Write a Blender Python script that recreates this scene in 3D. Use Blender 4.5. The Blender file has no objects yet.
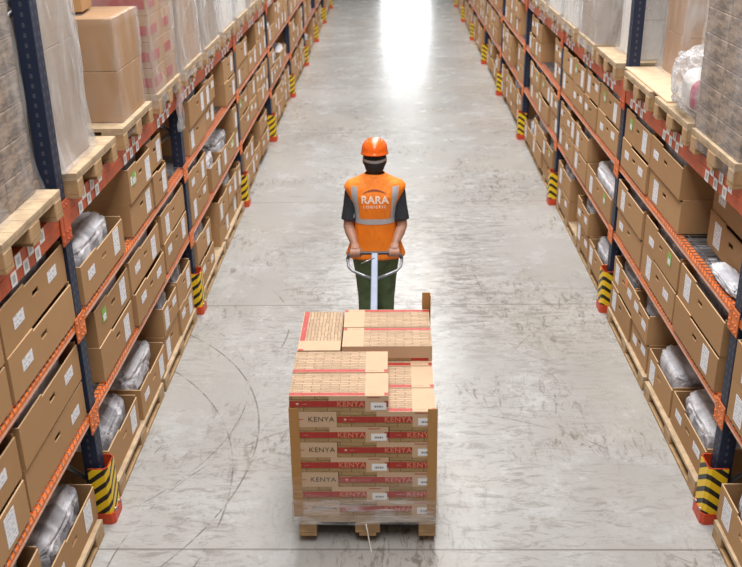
import bpy, bmesh, math, random
from mathutils import Vector, Matrix, noise
from mathutils.bvhtree import BVHTree

random.seed(7)
SC = bpy.context.scene
COL = SC.collection
PI = math.pi

# ------------------------------------------------------------------ constants (metres)
XL, XR = -1.764, 1.915          # aisle faces of the two racks
Y0, BAY = 4.812, 3.0            # first upright in view, bay length
H1, H2, H3 = 0.765, 1.365, 2.020   # tops of the three beam levels
FP = 0.115                      # height of the floor pallets
BH = 0.236                      # height of a storage carton

# ------------------------------------------------------------------ materials
def nmat(name, col, rough=0.6, metal=0.0, spec=0.5):
    m = bpy.data.materials.new(name); m.use_nodes = True
    b = m.node_tree.nodes['Principled BSDF']
    b.inputs['Base Color'].default_value = (*col, 1)
    b.inputs['Roughness'].default_value = rough
    b.inputs['Metallic'].default_value = metal
    b.inputs['Specular IOR Level'].default_value = spec
    return m, m.node_tree, b

def nd(nt, t, **kw):
    n = nt.nodes.new(t)
    for k, v in kw.items(): setattr(n, k, v)
    return n

def mth(nt, op, a, b=None, c=None, clamp=False):
    n = nd(nt, 'ShaderNodeMath', operation=op, use_clamp=clamp)
    for i, v in enumerate((a, b, c)):
        if v is None: continue
        if isinstance(v, (int, float)): n.inputs[i].default_value = v
        else: nt.links.new(v, n.inputs[i])
    return n.outputs[0]

def mixc(nt, fac, a, b, blend='MIX'):
    n = nd(nt, 'ShaderNodeMix', data_type='RGBA', blend_type=blend)
    for s, v in ((n.inputs[0], fac), (n.inputs[6], a), (n.inputs[7], b)):
        if isinstance(v, (int, float)): s.default_value = v
        elif isinstance(v, tuple): s.default_value = (*v, 1)
        else: nt.links.new(v, s)
    return n.outputs[2]

def coords(nt, scale=(1, 1, 1), kind='Object', loc=(0, 0, 0)):
    tc = nd(nt, 'ShaderNodeTexCoord'); mp = nd(nt, 'ShaderNodeMapping')
    mp.inputs['Scale'].default_value = scale
    mp.inputs['Location'].default_value = loc
    nt.links.new(tc.outputs[kind], mp.inputs['Vector'])
    return mp.outputs[0]

def noi(nt, vec, scale, detail=3, rough=0.55, dist=0.0):
    n = nd(nt, 'ShaderNodeTexNoise')
    n.inputs['Scale'].default_value = scale; n.inputs['Detail'].default_value = detail
    n.inputs['Roughness'].default_value = rough; n.inputs['Distortion'].default_value = dist
    if vec is not None: nt.links.new(vec, n.inputs['Vector'])
    return n.outputs['Fac']

def ramp(nt, fac, a, b):
    n = nd(nt, 'ShaderNodeMapRange', clamp=True)
    n.inputs[1].default_value = a; n.inputs[2].default_value = b
    nt.links.new(fac, n.inputs[0])
    return n.outputs[0]

def bump(nt, b, h, strength=0.3, dist=0.01):
    n = nd(nt, 'ShaderNodeBump')
    n.inputs['Strength'].default_value = strength; n.inputs['Distance'].default_value = dist
    nt.links.new(h, n.inputs['Height']); nt.links.new(n.outputs[0], b.inputs['Normal'])

M = {}
def simple(name, col, rough=0.6, metal=0.0, var=0.12, scale=14, spec=0.5, bmp=0.0):
    m, nt, b = nmat(name, col, rough, metal, spec)
    v = coords(nt); f = noi(nt, v, scale, 4)
    dark = tuple(c * (1 - var) for c in col); lite = tuple(min(1, c * (1 + var)) for c in col)
    nt.links.new(mixc(nt, ramp(nt, f, .3, .7), dark, lite), b.inputs['Base Color'])
    if bmp: bump(nt, b, f, bmp, 0.01)
    M[name] = m
    return m, nt, b

def cardboard(name, a, b_, rough=0.75):
    m, nt, b = nmat(name, a, rough, 0, .25)
    oi = nd(nt, 'ShaderNodeObjectInfo')
    v = coords(nt); f = noi(nt, v, 5, 4)
    g = noi(nt, coords(nt, (4, 4, 120)), 3, 2)
    t = mth(nt, 'ADD', mth(nt, 'MULTIPLY', oi.outputs['Random'], .6), mth(nt, 'MULTIPLY', f, .45), clamp=True)
    c = mixc(nt, t, a, b_)
    c = mixc(nt, mth(nt, 'MULTIPLY', ramp(nt, g, .45, .75), .12), c, tuple(x * .55 for x in a))
    nt.links.new(c, b.inputs['Base Color'])
    M[name] = m
cardboard('card', (.36, .20, .088), (.47, .275, .132))
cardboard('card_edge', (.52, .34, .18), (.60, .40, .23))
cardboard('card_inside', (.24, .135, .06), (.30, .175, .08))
cardboard('kraft', (.56, .385, .25), (.60, .415, .27))
cardboard('board_edge', (.42, .22, .075), (.46, .25, .09))
simple('navy', (.022, .03, .06), .35, .0, .3)
simple('rack_orange', (.66, .165, .034), .45, 0, .18, 9)
simple('guard_orange', (.55, .06, .016), .45, 0, .2)
simple('heavy_orange', (.50, .085, .02), .5, 0, .2, 9)
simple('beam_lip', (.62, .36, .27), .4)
simple('galv', (.42, .42, .43), .35, .8, .15, 25)
simple('wood', (.47, .345, .215), .75, 0, .22, 12)
simple('wood_dark', (.40, .25, .12), .8, 0, .25, 12)
simple('red_ink', (.40, .028, .018), .55, 0, .12, 30)
simple('ink_dark', (.075, .06, .035), .6)
simple('ink_red', (.42, .05, .03), .6)
simple('band_letter', (.62, .22, .12), .6)
simple('pale_star', (.75, .5, .4), .6)
simple('steel_blue', (.33, .38, .50), .5, .1, .1)
simple('handle_dark', (.05, .05, .06), .4)
simple('handle_grey', (.30, .31, .34), .3, .5)
simple('black_rubber', (.02, .02, .02), .7)
simple('wall_paint', (.55, .55, .54), .8, 0, .05, 2)
simple('string', (.7, .68, .62), .6)
simple('white_goods', (.78, .76, .73), .5, 0, .06)
simple('green_tag', (.22, .46, .08), .5, 0, .2, 30)
simple('orange_tag', (.8, .22, .05), .5, 0, .2, 30)
simple('lid_board', (.62, .46, .30), .7, 0, .1, 8)
simple('magenta', (.45, .06, .12), .5)
simple('skin', (.42, .22, .15), .5, 0, .1, 20)
simple('hair', (.012, .010, .010), .6)
simple('tshirt', (.022, .024, .032), .85, 0, .25, 30)
simple('trousers', (.085, .13, .06), .85, 0, .3, 12, bmp=.5)
simple('boots', (.03, .025, .02), .6)
simple('helmet', (.88, .13, .008), .22, 0, .03)
simple('harness', (.42, .38, .37), .6)
simple('reflective', (.52, .53, .56), .35, .25, .08)
simple('vest_print', (.95, .78, .66), .6, 0, .03)
simple('vest_ink', (.25, .06, .03), .6)
simple('eye', (.02, .015, .01), .2)
m, nt, b = simple('vest', (.95, .235, .010), .6, 0, .05, 6)
f = noi(nt, coords(nt, (9, 9, 3)), 2.2, 3); bump(nt, b, f, .55, .03)
# wood grain on pallets
for k in ('wood', 'wood_dark'):
    m = M[k]; nt = m.node_tree; b = nt.nodes['Principled BSDF']
    old = b.inputs['Base Color'].links[0].from_socket
    g = noi(nt, coords(nt, (1, 1, 9)), 9, 3, .6, .4)
    nt.links.new(mixc(nt, mth(nt, 'MULTIPLY', ramp(nt, g, .5, .75), .35), old, (.22, .12, .05)), b.inputs['Base Color'])

# perforated navy uprights (dots of the slot holes follow the post's height)
m, nt, b = nmat('post', (.018, .026, .055), .55, 0, .3)
tc = nd(nt, 'ShaderNodeTexCoord'); sp = nd(nt, 'ShaderNodeSeparateXYZ'); nt.links.new(tc.outputs['Object'], sp.inputs[0])
fz = mth(nt, 'ABSOLUTE', mth(nt, 'SUBTRACT', mth(nt, 'FRACT', mth(nt, 'MULTIPLY', sp.outputs[2], 1 / .05)), .5))
fy = mth(nt, 'ABSOLUTE', mth(nt, 'SUBTRACT', mth(nt, 'ABSOLUTE', sp.outputs[1]), .024))
fx = mth(nt, 'ABSOLUTE', mth(nt, 'ADD', sp.outputs[0], .045))
holef = mth(nt, 'MULTIPLY', mth(nt, 'LESS_THAN', fz, .22), mth(nt, 'MAXIMUM', mth(nt, 'LESS_THAN', fy, .007), mth(nt, 'LESS_THAN', fx, .007)))
nt.links.new(mixc(nt, holef, (.018, .026, .055), (.075, .08, .10)), b.inputs['Base Color'])
M['post'] = m

# yellow / black diagonal stripes on the guards
m, nt, b = nmat('stripes', (.85, .55, .02), .45)
tc = nd(nt, 'ShaderNodeTexCoord'); sp = nd(nt, 'ShaderNodeSeparateXYZ'); nt.links.new(tc.outputs['Object'], sp.inputs[0])
u = mth(nt, 'ADD', mth(nt, 'MULTIPLY', mth(nt, 'ADD', sp.outputs[0], sp.outputs[1]), .75), mth(nt, 'MULTIPLY', sp.outputs[2], -1.0))
s = mth(nt, 'LESS_THAN', mth(nt, 'FRACT', mth(nt, 'MULTIPLY', u, 1 / .086)), .42)
nt.links.new(mixc(nt, s, (.86, .56, .015), (.02, .018, .015)), b.inputs['Base Color'])
M['stripes'] = m

# white sticker with rows of grey type too small to read
m, nt, b = nmat('sticker', (.8, .8, .8), .5)
tc = nd(nt, 'ShaderNodeTexCoord'); sp = nd(nt, 'ShaderNodeSeparateXYZ'); nt.links.new(tc.outputs['Object'], sp.inputs[0])
row = mth(nt, 'LESS_THAN', mth(nt, 'FRACT', mth(nt, 'MULTIPLY', sp.outputs[2], 1 / .022)), .5)
wd = mth(nt, 'GREATER_THAN', noi(nt, coords(nt, (1, 30, 40)), 1.6, 1), .5)
inside = mth(nt, 'LESS_THAN', mth(nt, 'ABSOLUTE', sp.outputs[1]), .047)
nt.links.new(mixc(nt, mth(nt, 'MULTIPLY', mth(nt, 'MULTIPLY', row, wd), mth(nt, 'MULTIPLY', inside, .75)), (.80, .81, .85), (.42, .43, .47)), b.inputs['Base Color'])
M['sticker'] = m
# barcode style label on the flower cartons
m, nt, b = nmat('barcode', (.8, .8, .8), .5)
tc = nd(nt, 'ShaderNodeTexCoord'); sp = nd(nt, 'ShaderNodeSeparateXYZ'); nt.links.new(tc.outputs['Object'], sp.inputs[0])
bars = mth(nt, 'GREATER_THAN', noi(nt, coords(nt, (160, 1, 1)), 1, 1), .48)
inz = mth(nt, 'LESS_THAN', mth(nt, 'ABSOLUTE', mth(nt, 'ADD', sp.outputs[2], .002)), .006)
inx = mth(nt, 'LESS_THAN', mth(nt, 'ABSOLUTE', sp.outputs[0]), .024)
nt.links.new(mixc(nt, mth(nt, 'MULTIPLY', bars, mth(nt, 'MULTIPLY', inz, inx)), (.82, .82, .82), (.12, .12, .14)), b.inputs['Base Color'])
M['barcode'] = m
# pale location tags on the heavy beams
m, nt, b = nmat('beam_tag', (.7, .7, .7), .5)
tc = nd(nt, 'ShaderNodeTexCoord'); sp = nd(nt, 'ShaderNodeSeparateXYZ'); nt.links.new(tc.outputs['Object'], sp.inputs[0])
q = mth(nt, 'MULTIPLY', mth(nt, 'LESS_THAN', mth(nt, 'ABSOLUTE', sp.outputs[1]), .019), mth(nt, 'LESS_THAN', mth(nt, 'ABSOLUTE', sp.outputs[2]), .019))
nt.links.new(mixc(nt, q, (.78, .78, .77), (.42, .43, .43)), b.inputs['Base Color'])
M['beam_tag'] = m

# stone-wall drawing printed on the flower cartons, side and top
def art(name, sc, paper, ink, amount, uv=(0, 2)):
    m, nt, b = nmat(name, paper, .7, 0, .2)
    tc = nd(nt, 'ShaderNodeTexCoord'); sp = nd(nt, 'ShaderNodeSeparateXYZ'); nt.links.new(tc.outputs['Object'], sp.inputs[0])
    cb = nd(nt, 'ShaderNodeCombineXYZ')
    wob = mth(nt, 'MULTIPLY', mth(nt, 'SUBTRACT', noi(nt, coords(nt), 18, 2), .5), .016)
    nt.links.new(mth(nt, 'ADD', sp.outputs[uv[0]], wob), cb.inputs[0])
    nt.links.new(mth(nt, 'ADD', sp.outputs[uv[1]], wob), cb.inputs[1])
    br = nd(nt, 'ShaderNodeTexBrick'); nt.links.new(cb.outputs[0], br.inputs['Vector'])
    br.inputs['Scale'].default_value = 1
    br.inputs['Brick Width'].default_value = .13 * sc; br.inputs['Row Height'].default_value = .026 * sc
    br.inputs['Mortar Size'].default_value = .0032; br.inputs['Mortar Smooth'].default_value = .5
    br.inputs['Color1'].default_value = (0, 0, 0, 1); br.inputs['Color2'].default_value = (.45, .45, .45, 1)
    br.inputs['Mortar'].default_value = (1, 1, 1, 1)
    sep = nd(nt, 'ShaderNodeSeparateColor'); nt.links.new(br.outputs['Color'], sep.inputs[0])
    st = noi(nt, coords(nt, (6, 40, 60)), 5, 4, .7)
    f = mth(nt, 'ADD', mth(nt, 'MULTIPLY', sep.outputs[0], .75), mth(nt, 'MULTIPLY', ramp(nt, st, .48, .72), .5), clamp=True)
    nt.links.new(mixc(nt, mth(nt, 'MULTIPLY', f, amount), paper, ink), b.inputs['Base Color'])
    M[name] = m
art('art_side', 1.0, (.42, .27, .13), (.09, .062, .028), .85)
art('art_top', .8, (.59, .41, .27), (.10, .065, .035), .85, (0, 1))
art('art_end', 1.0, (.42, .27, .13), (.09, .062, .028), .85, (1, 2))
art('art_pale', 3.0, (.36, .26, .18), (.12, .09, .065), .4, (1, 2))
m, nt, b = nmat('art_print', (.36, .265, .19), .6, 0, .3)
pa = noi(nt, coords(nt, (3, 3, 14)), 2.0, 4, .7, .6); pb = noi(nt, coords(nt, (6, 6, 9), loc=(1, 2, 3)), 1.5, 2, .5)
pcol = mixc(nt, ramp(nt, pa, .40, .60), (.36, .27, .20), (.13, .10, .08))
nt.links.new(mixc(nt, mth(nt, 'MULTIPLY', ramp(nt, pb, .62, .70), .8), pcol, (.05, .042, .036)), b.inputs['Base Color'])
M['art_print'] = m

# clear stretch film: wrinkled glossy sheet that lets most of the load through
def film(name, lo, hi, scale=(3, 3, 1.2), gscale=(9, 9, 2.2), col=(.8, .8, .82)):
    m = bpy.data.materials.new(name); m.use_nodes = True; nt = m.node_tree
    b = nt.nodes['Principled BSDF']; out = nt.nodes['Material Output']
    b.inputs['Base Color'].default_value = (*col, 1); b.inputs['Roughness'].default_value = .18
    b.inputs['Specular IOR Level'].default_value = .8
    v = coords(nt, scale); f = noi(nt, v, 1.6, 2, .5, .8)
    g = noi(nt, coords(nt, gscale), 1.0, 3, .6, .8)
    fac = mth(nt, 'ADD', mth(nt, 'MULTIPLY', ramp(nt, f, .45, .7), (hi - lo) * .6), mth(nt, 'ADD', mth(nt, 'MULTIPLY', ramp(nt, g, .5, .7), (hi - lo) * .6), lo), clamp=True)
    bump(nt, b, mth(nt, 'ADD', f, g), .5, .03)
    t = nd(nt, 'ShaderNodeBsdfTransparent'); mx = nd(nt, 'ShaderNodeMixShader')
    nt.links.new(fac, mx.inputs[0]); nt.links.new(t.outputs[0], mx.inputs[1]); nt.links.new(b.outputs[0], mx.inputs[2])
    nt.links.new(mx.outputs[0], out.inputs['Surface'])
    M[name] = m
film('film', .16, .50, (2, 2, .9), (6, 6, 1.6), (.72, .71, .72))
film('film_dense', .26, .66, (2, 2, .9), (6, 6, 1.6), (.74, .73, .73))
film('film_light', .06, .32, (2, 2, .9), (5, 5, 1.4), (.78, .77, .78))
film('film_bag', .24, .72, (4, 4, 4), (7, 7, 7), (.7, .7, .72))
film('film_band', .12, .62, (3, 3, 8), (4, 4, 55))
film('film_veil', .03, .20, (3, 3, 8), (4, 4, 55))

# plastic bags
def bagmat(name, a, b_):
    m, nt, b = nmat(name, a, .55, 0, .25)
    oi = nd(nt, 'ShaderNodeObjectInfo')
    f = noi(nt, coords(nt, (1.5, 3, 1)), 1.6, 1, .5, .6)
    t = ramp(nt, mth(nt, 'ADD', f, mth(nt, 'MULTIPLY', mth(nt, 'SUBTRACT', oi.outputs['Random'], .5), .3)), .42, .58)
    nt.links.new(mixc(nt, t, a, b_), b.inputs['Base Color'])
    bump(nt, b, noi(nt, coords(nt), 9, 4, .6, 1.6), .6, .03)
    M[name] = m
bagmat('bag', (.40, .39, .42), (.84, .84, .89))
bagmat('bag_white', (.50, .50, .54), (.76, .76, .80))

# concrete floor
m, nt, b = nmat('concrete', (.5, .48, .45), .3, 0, .25)
tc = nd(nt, 'ShaderNodeTexCoord'); sp = nd(nt, 'ShaderNodeSeparateXYZ'); nt.links.new(tc.outputs['Object'], sp.inputs[0])
X, Yc = sp.outputs[0], sp.outputs[1]
big = noi(nt, coords(nt), .55, 4, .6); mid = noi(nt, coords(nt), 2.3, 5, .65)
fine = noi(nt, coords(nt), 38, 3, .7)
c = mixc(nt, ramp(nt, big, .3, .7), (.315, .305, .287), (.41, .403, .39))
c = mixc(nt, mth(nt, 'MULTIPLY', ramp(nt, mid, .50, .70), .42), c, (.50, .51, .52))
c = mixc(nt, mth(nt, 'MULTIPLY', ramp(nt, noi(nt, coords(nt, loc=(5, 2, 1)), .8, 3), .48, .62), .3), c, (.37, .335, .285))
c = mixc(nt, mth(nt, 'MULTIPLY', ramp(nt, fine, .56, .76), .3), c, (.18, .155, .13))
# abraded patches: short sideways scuffs gated by broad patches
sc1 = noi(nt, coords(nt, (2.6, 8, 1)), 2.0, 6, .8, .8)
gate = ramp(nt, noi(nt, coords(nt, (1, .6, 1), loc=(3.1, 1.7, 0)), .9, 2, .5), .40, .58)
c = mixc(nt, mth(nt, 'MULTIPLY', mth(nt, 'MULTIPLY', ramp(nt, sc1, .50, .60), gate), .5), c, (.15, .13, .11))
sc2 = noi(nt, coords(nt, (9, 3, 1)), 2.0, 6, .78, .8)
gate2 = ramp(nt, noi(nt, coords(nt, loc=(7, 4, 0)), .8, 2), .46, .6)
c = mixc(nt, mth(nt, 'MULTIPLY', mth(nt, 'MULTIPLY', ramp(nt, sc2, .52, .62), gate2), .7), c, (.13, .105, .08))
# broad worn lane of dark rubbing down the middle of the aisle
lane = mth(nt, 'MULTIPLY', ramp(nt, mth(nt, 'ABSOLUTE', mth(nt, 'SUBTRACT', X, .15)), 1.35, .5), ramp(nt, mth(nt, 'ABSOLUTE', mth(nt, 'SUBTRACT', Yc, 8.9)), 2.6, 1.0))
sc3 = noi(nt, coords(nt, (2.4, 7, 1), loc=(2, 9, 0)), 2.0, 6, .8, .8)
c = mixc(nt, mth(nt, 'MULTIPLY', mth(nt, 'MULTIPLY', ramp(nt, sc3, .47, .58), lane), .8), c, (.13, .11, .092))
# tyre arcs
for (cx, cy, r, w, lo) in ((-3.2, 5.6, 2.25, .006, .42), (-3.4, 5.0, 2.35, .006, .46), (.2, 4.2, 1.85, .005, .5), (-2.6, 7.4, 1.7, .006, .5),
                          (3.4, 8.8, 2.6, .006, .52), (2.9, 6.1, 2.1, .006, .52), (-3.0, 6.2, 1.9, .005, .48), (-.9, 13, 1.9, .012, .5), (1.9, 16, 2.6, .012, .5)):
    d = mth(nt, 'SQRT', mth(nt, 'ADD', mth(nt, 'POWER', mth(nt, 'SUBTRACT', X, cx), 2), mth(nt, 'POWER', mth(nt, 'SUBTRACT', Yc, cy), 2)))
    ln = mth(nt, 'LESS_THAN', mth(nt, 'ABSOLUTE', mth(nt, 'SUBTRACT', d, r)), w)
    gt = ramp(nt, noi(nt, coords(nt, loc=(cx * 3, cy, 0)), 1.6, 5, .8), lo, lo + .1)
    c = mixc(nt, mth(nt, 'MULTIPLY', mth(nt, 'MULTIPLY', ln, gt), .7), c, (.10, .085, .07))
# saw-cut joints
jn = None
for y in (4.49, 7.92, 10.89, 14.2, 17.5, 20.8, 24.1):
    l = mth(nt, 'LESS_THAN', mth(nt, 'ABSOLUTE', mth(nt, 'SUBTRACT', Yc, y)), .008 if y < 12 else .012)
    jn = l if jn is None else mth(nt, 'MAXIMUM', jn, l)
c = mixc(nt, mth(nt, 'MULTIPLY', jn, .62), c, (.13, .11, .09))
nt.links.new(c, b.inputs['Base Color'])
nt.links.new(mth(nt, 'ADD', mth(nt, 'MULTIPLY', mid, .16), .18), b.inputs['Roughness'])
bump(nt, b, fine, .06, .004)
M['concrete'] = m

# daylight behind the far door
m = bpy.data.materials.new('daylight'); m.use_nodes = True; nt = m.node_tree
b = nt.nodes['Principled BSDF']; b.inputs['Base Color'].default_value = (.8, .85, .9, 1)
b.inputs['Emission Color'].default_value = (.93, .97, 1, 1); b.inputs['Emission Strength'].default_value = 11
M['daylight'] = m

# ------------------------------------------------------------------ mesh helpers
class MB:
    def __init__(s): s.bm = bmesh.new()
    def box(s, x0, x1, y0, y1, z0, z1, mat=0):
        v = [s.bm.verts.new(p) for p in ((x0, y0, z0), (x1, y0, z0), (x1, y1, z0), (x0, y1, z0), (x0, y0, z1), (x1, y0, z1), (x1, y1, z1), (x0, y1, z1))]
        for f in ((0, 3, 2, 1), (4, 5, 6, 7), (0, 1, 5, 4), (1, 2, 6, 5), (2, 3, 7, 6), (3, 0, 4, 7)):
            s.bm.faces.new([v[i] for i in f]).material_index = mat
        return v
    def prism(s, prof, a0, a1, axis='y', mat=0):
        # prof: closed (p, q) outline; axis y: p=x q=z ; axis z: p=x q=y ; axis x: p=y q=z
        def P(p, q, a): return {'y': (p, a, q), 'z': (p, q, a), 'x': (a, p, q)}[axis]
        A = [s.bm.verts.new(P(p, q, a0)) for p, q in prof]; B = [s.bm.verts.new(P(p, q, a1)) for p, q in prof]
        n = len(prof); fs = [s.bm.faces.new(A), s.bm.faces.new(B[::-1])]
        for i in range(n): fs.append(s.bm.faces.new((A[i], A[(i + 1) % n], B[(i + 1) % n], B[i])))
        for f in fs: f.material_index = mat
        bmesh.ops.recalc_face_normals(s.bm, faces=fs)
    def tube(s, pts, rad, n=8, mat=0, cap=True, ell=1.0):
        pts = [Vector(p) for p in pts]; rings = []
        if not isinstance(rad, (list, tuple)): rad = [rad] * len(pts)
        ref = None
        for i, p in enumerate(pts):
            t = (pts[min(i + 1, len(pts) - 1)] - pts[max(i - 1, 0)]).normalized()
            if ref is None:
                ref = Vector((0, 0, 1)) if abs(t.z) < .9 else Vector((1, 0, 0))
            a = (ref - t * ref.dot(t)).normalized(); ref = a; bb = t.cross(a)
            rings.append([s.bm.verts.new(p + (a * math.cos(2 * PI * k / n) * ell + bb * math.sin(2 * PI * k / n)) * rad[i]) for k in range(n)])
        fs = []
        for i in range(len(rings) - 1):
            for k in range(n):
                fs.append(s.bm.faces.new((rings[i][k], rings[i][(k + 1) % n], rings[i + 1][(k + 1) % n], rings[i + 1][k])))
        if cap: fs += [s.bm.faces.new(rings[0]), s.bm.faces.new(rings[-1])]
        for f in fs: f.material_index = mat; f.smooth = True
        bmesh.ops.recalc_face_normals(s.bm, faces=fs)
    def ball(s, c, r, n=10, mat=0):
        if not isinstance(r, (tuple, list)): r = (r, r, r)
        mt = Matrix.Translation(c) @ Matrix.Diagonal((*r, 1))
        g = bmesh.ops.create_uvsphere(s.bm, u_segments=n * 2, v_segments=n, radius=1, matrix=mt)
        for v in g['verts']:
            for f in v.link_faces: f.material_index = mat; f.smooth = True
    def rings(s, rr, mat=0, closed=True, cap0=True, cap1=True, smooth=True):
        V = [[s.bm.verts.new(p) for p in r] for r in rr]; fs = []
        n = len(V[0])
        for i in range(len(V) - 1):
            for k in range(n if closed else n - 1):
                fs.append(s.bm.faces.new((V[i][k], V[i][(k + 1) % n], V[i + 1][(k + 1) % n], V[i + 1][k])))
        if cap0: fs.append(s.bm.faces.new(V[0]))
        if cap1: fs.append(s.bm.faces.new(V[-1]))
        for f in fs: f.material_index = mat; f.smooth = smooth
        bmesh.ops.recalc_face_normals(s.bm, faces=fs)
    def bevel(s, w, seg=1):
        bmesh.ops.bevel(s.bm, geom=list(s.bm.edges), offset=w, segments=seg, affect='EDGES', clamp_overlap=True)
        return s
    def mesh(s, name, *mats):
        me = bpy.data.meshes.new(name); s.bm.to_mesh(me); s.bm.free()
        for k in mats: me.materials.append(M[k])
        return me

def tag(o, label=None, cat=None, group=None, kind=None):
    if label: o['label'] = label
    if cat: o['category'] = cat
    if group: o['group'] = group
    if kind: o['kind'] = kind
    return o

def put(name, data, parent=None, loc=(0, 0, 0), rz=0.0, **kw):
    o = bpy.data.objects.new(name, data); COL.objects.link(o)
    o.location = loc; o.rotation_euler = (0, 0, rz)
    if parent: o.parent = parent
    return tag(o, **kw)

def evaluated(o, name):
    dg = bpy.context.evaluated_depsgraph_get(); dg.update()
    me = bpy.data.meshes.new_from_object(o.evaluated_get(dg)); me.name = name
    bpy.data.objects.remove(o)
    return me

def text_mesh(txt, size, mat, depth=.0006, align='LEFT', spacing=1.0, bold=0.0):
    cu = bpy.data.curves.new('lettering', 'FONT'); cu.body = txt; cu.size = size
    cu.extrude = depth; cu.align_x = align; cu.space_character = spacing; cu.offset = bold
    cu.resolution_u = 3
    o = bpy.data.objects.new('lettering', cu); COL.objects.link(o)
    me = evaluated(o, 'lettering'); me.materials.clear(); me.materials.append(M[mat])
    return me

ORD = ['first', 'second', 'third', 'fourth', 'fifth', 'sixth', 'seventh', 'eighth', 'ninth', 'tenth', 'eleventh']
def rt(side): return 0.0 if side == 'left' else PI
def world(side, d, y): return ((XL - d) if side == 'left' else (XR + d), y)

# ------------------------------------------------------------------ setting
fl = MB(); fl.box(-7, 7, -3, 46, -.2, 0)
put('floor', fl.mesh('floor', 'concrete'), kind='structure')
w_ = MB(); w_.box(-5.6, -5.4, -3, 46, 0, 8.5); put('wall_left', w_.mesh('wall_left', 'wall_paint'), kind='structure')
w_ = MB(); w_.box(5.5, 5.7, -3, 46, 0, 8.5); put('wall_right', w_.mesh('wall_right', 'wall_paint'), kind='structure')
DX0, DX1, DZ = -.36, 1.75, 4.3
w_ = MB(); w_.box(-5.6, DX0, 45, 45.2, 0, 8.5); w_.box(DX1, 5.7, 45, 45.2, 0, 8.5); w_.box(DX0, DX1, 45, 45.2, DZ, 8.5)
put('wall_far', w_.mesh('wall_far', 'wall_paint'), kind='structure')
d_ = MB(); d_.box(DX0, DX1, 45.08, 45.1, 0, DZ); dr = put('door_1', d_.mesh('door_1', 'daylight'), kind='structure')
d_ = MB()
for z in (1.0, 2.0, 3.0): d_.box(DX0, DX1, 45.05, 45.08, z - .02, z + .02)
for x in (DX0 + .03, DX1 - .03): d_.box(x - .03, x + .03, 45.05, 45.08, 0, DZ)
put('door_frame', d_.mesh('door_frame', 'galv'), dr)

# ------------------------------------------------------------------ racks
PH = 3.75
def post_mesh():
    m_ = MB(); t = .004
    # C-section: front web plus two flanges with returns
    m_.box(-.012, 0, -.05, .05, 0, PH); m_.box(-.09, -.012, -.05, -.042, 0, PH); m_.box(-.09, -.012, .042, .05, 0, PH)
    m_.box(-.09, -.084, -.042, -.022, 0, PH); m_.box(-.09, -.084, .022, .042, 0, PH)
    return m_.mesh('upright', 'post')
POST = post_mesh()
m_ = MB(); m_.box(-.13, .03, -.05, .05, 0, .008); m_.ball((.015, .03, .012), .012, 4); m_.ball((.015, -.03, .012), .012, 4)
FOOT = m_.mesh('foot_plate', 'navy')
m_ = MB()
zz = [.25, .95, 1.65, 2.35, 3.05, 3.6]
for i in range(len(zz) - 1):
    a, b2 = (-.09, -1.0) if i % 2 == 0 else (-1.0, -.09)
    m_.tube([(a, .015, zz[i]), (b2, .015, zz[i + 1])], .016, 6)
m_.tube([(-.09, -.015, .15), (-1.0, -.015, .15)], .016, 6)
BRACE = m_.mesh('brace', 'galv')
LB = BAY - .1
def low_beam():
    m_ = MB()   # stepped shelf beam
    m_.prism([(0, 0), (0, .04), (-.022, .04), (-.022, .055), (-.05, .055), (-.05, 0)], -LB / 2, LB / 2, 'y')
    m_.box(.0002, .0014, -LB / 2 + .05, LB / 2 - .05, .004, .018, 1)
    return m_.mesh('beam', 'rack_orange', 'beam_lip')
LOWB = low_beam()
m_ = MB(); m_.box(-.05, 0, -LB / 2, LB / 2, 0, .13); m_.box(0, .002, -LB / 2, LB / 2, .055, .075)
HEVB = m_.mesh('beam', 'heavy_orange')
def connector(h, wide, mat):
    m_ = MB()
    m_.box(.0, .006, -.097 if wide else -.046, .0, -.07, h)
    for z in (-.05, -.01, h - .03):
        m_.ball((.006, -.028, z), .008, 4)
        if wide: m_.ball((.006, -.07, z), .008, 4)
    return m_.mesh('beam_connector', mat)
CONL, CONH = [(connector(h_, True, m2), connector(h_, False, m2)) for h_, m2 in ((.075, 'rack_orange'), (.16, 'heavy_orange'))]
def deck():
    m_ = MB(); n = 58
    for i in range(n):
        y = -LB / 2 + .02 + i * (LB - .04) / (n - 1)
        w = .0028
        m_.box(-.97, .003, y - w, y + w, 0, .005)
        m_.box(.001, .005, y - w, y + w, -.03, .005)
    for x in (-.08, -.28, -.5, -.72, -.92): m_.box(x - .004, x + .004, -LB / 2, LB / 2, -.006, 0)
    for y in (-1.0, -.35, .35, 1.0): m_.prism([(y - .02, -.001), (y + .02, -.001), (y + .02, -.03), (y - .02, -.03)], -.97, -.05, 'x')
    return m_.mesh('wire_deck', 'galv')
DECK = deck()
m_ = MB(); m_.box(0, .0012, -.035, .035, -.034, .034); BTAG = m_.mesh('location_tag', 'beam_tag')

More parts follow.
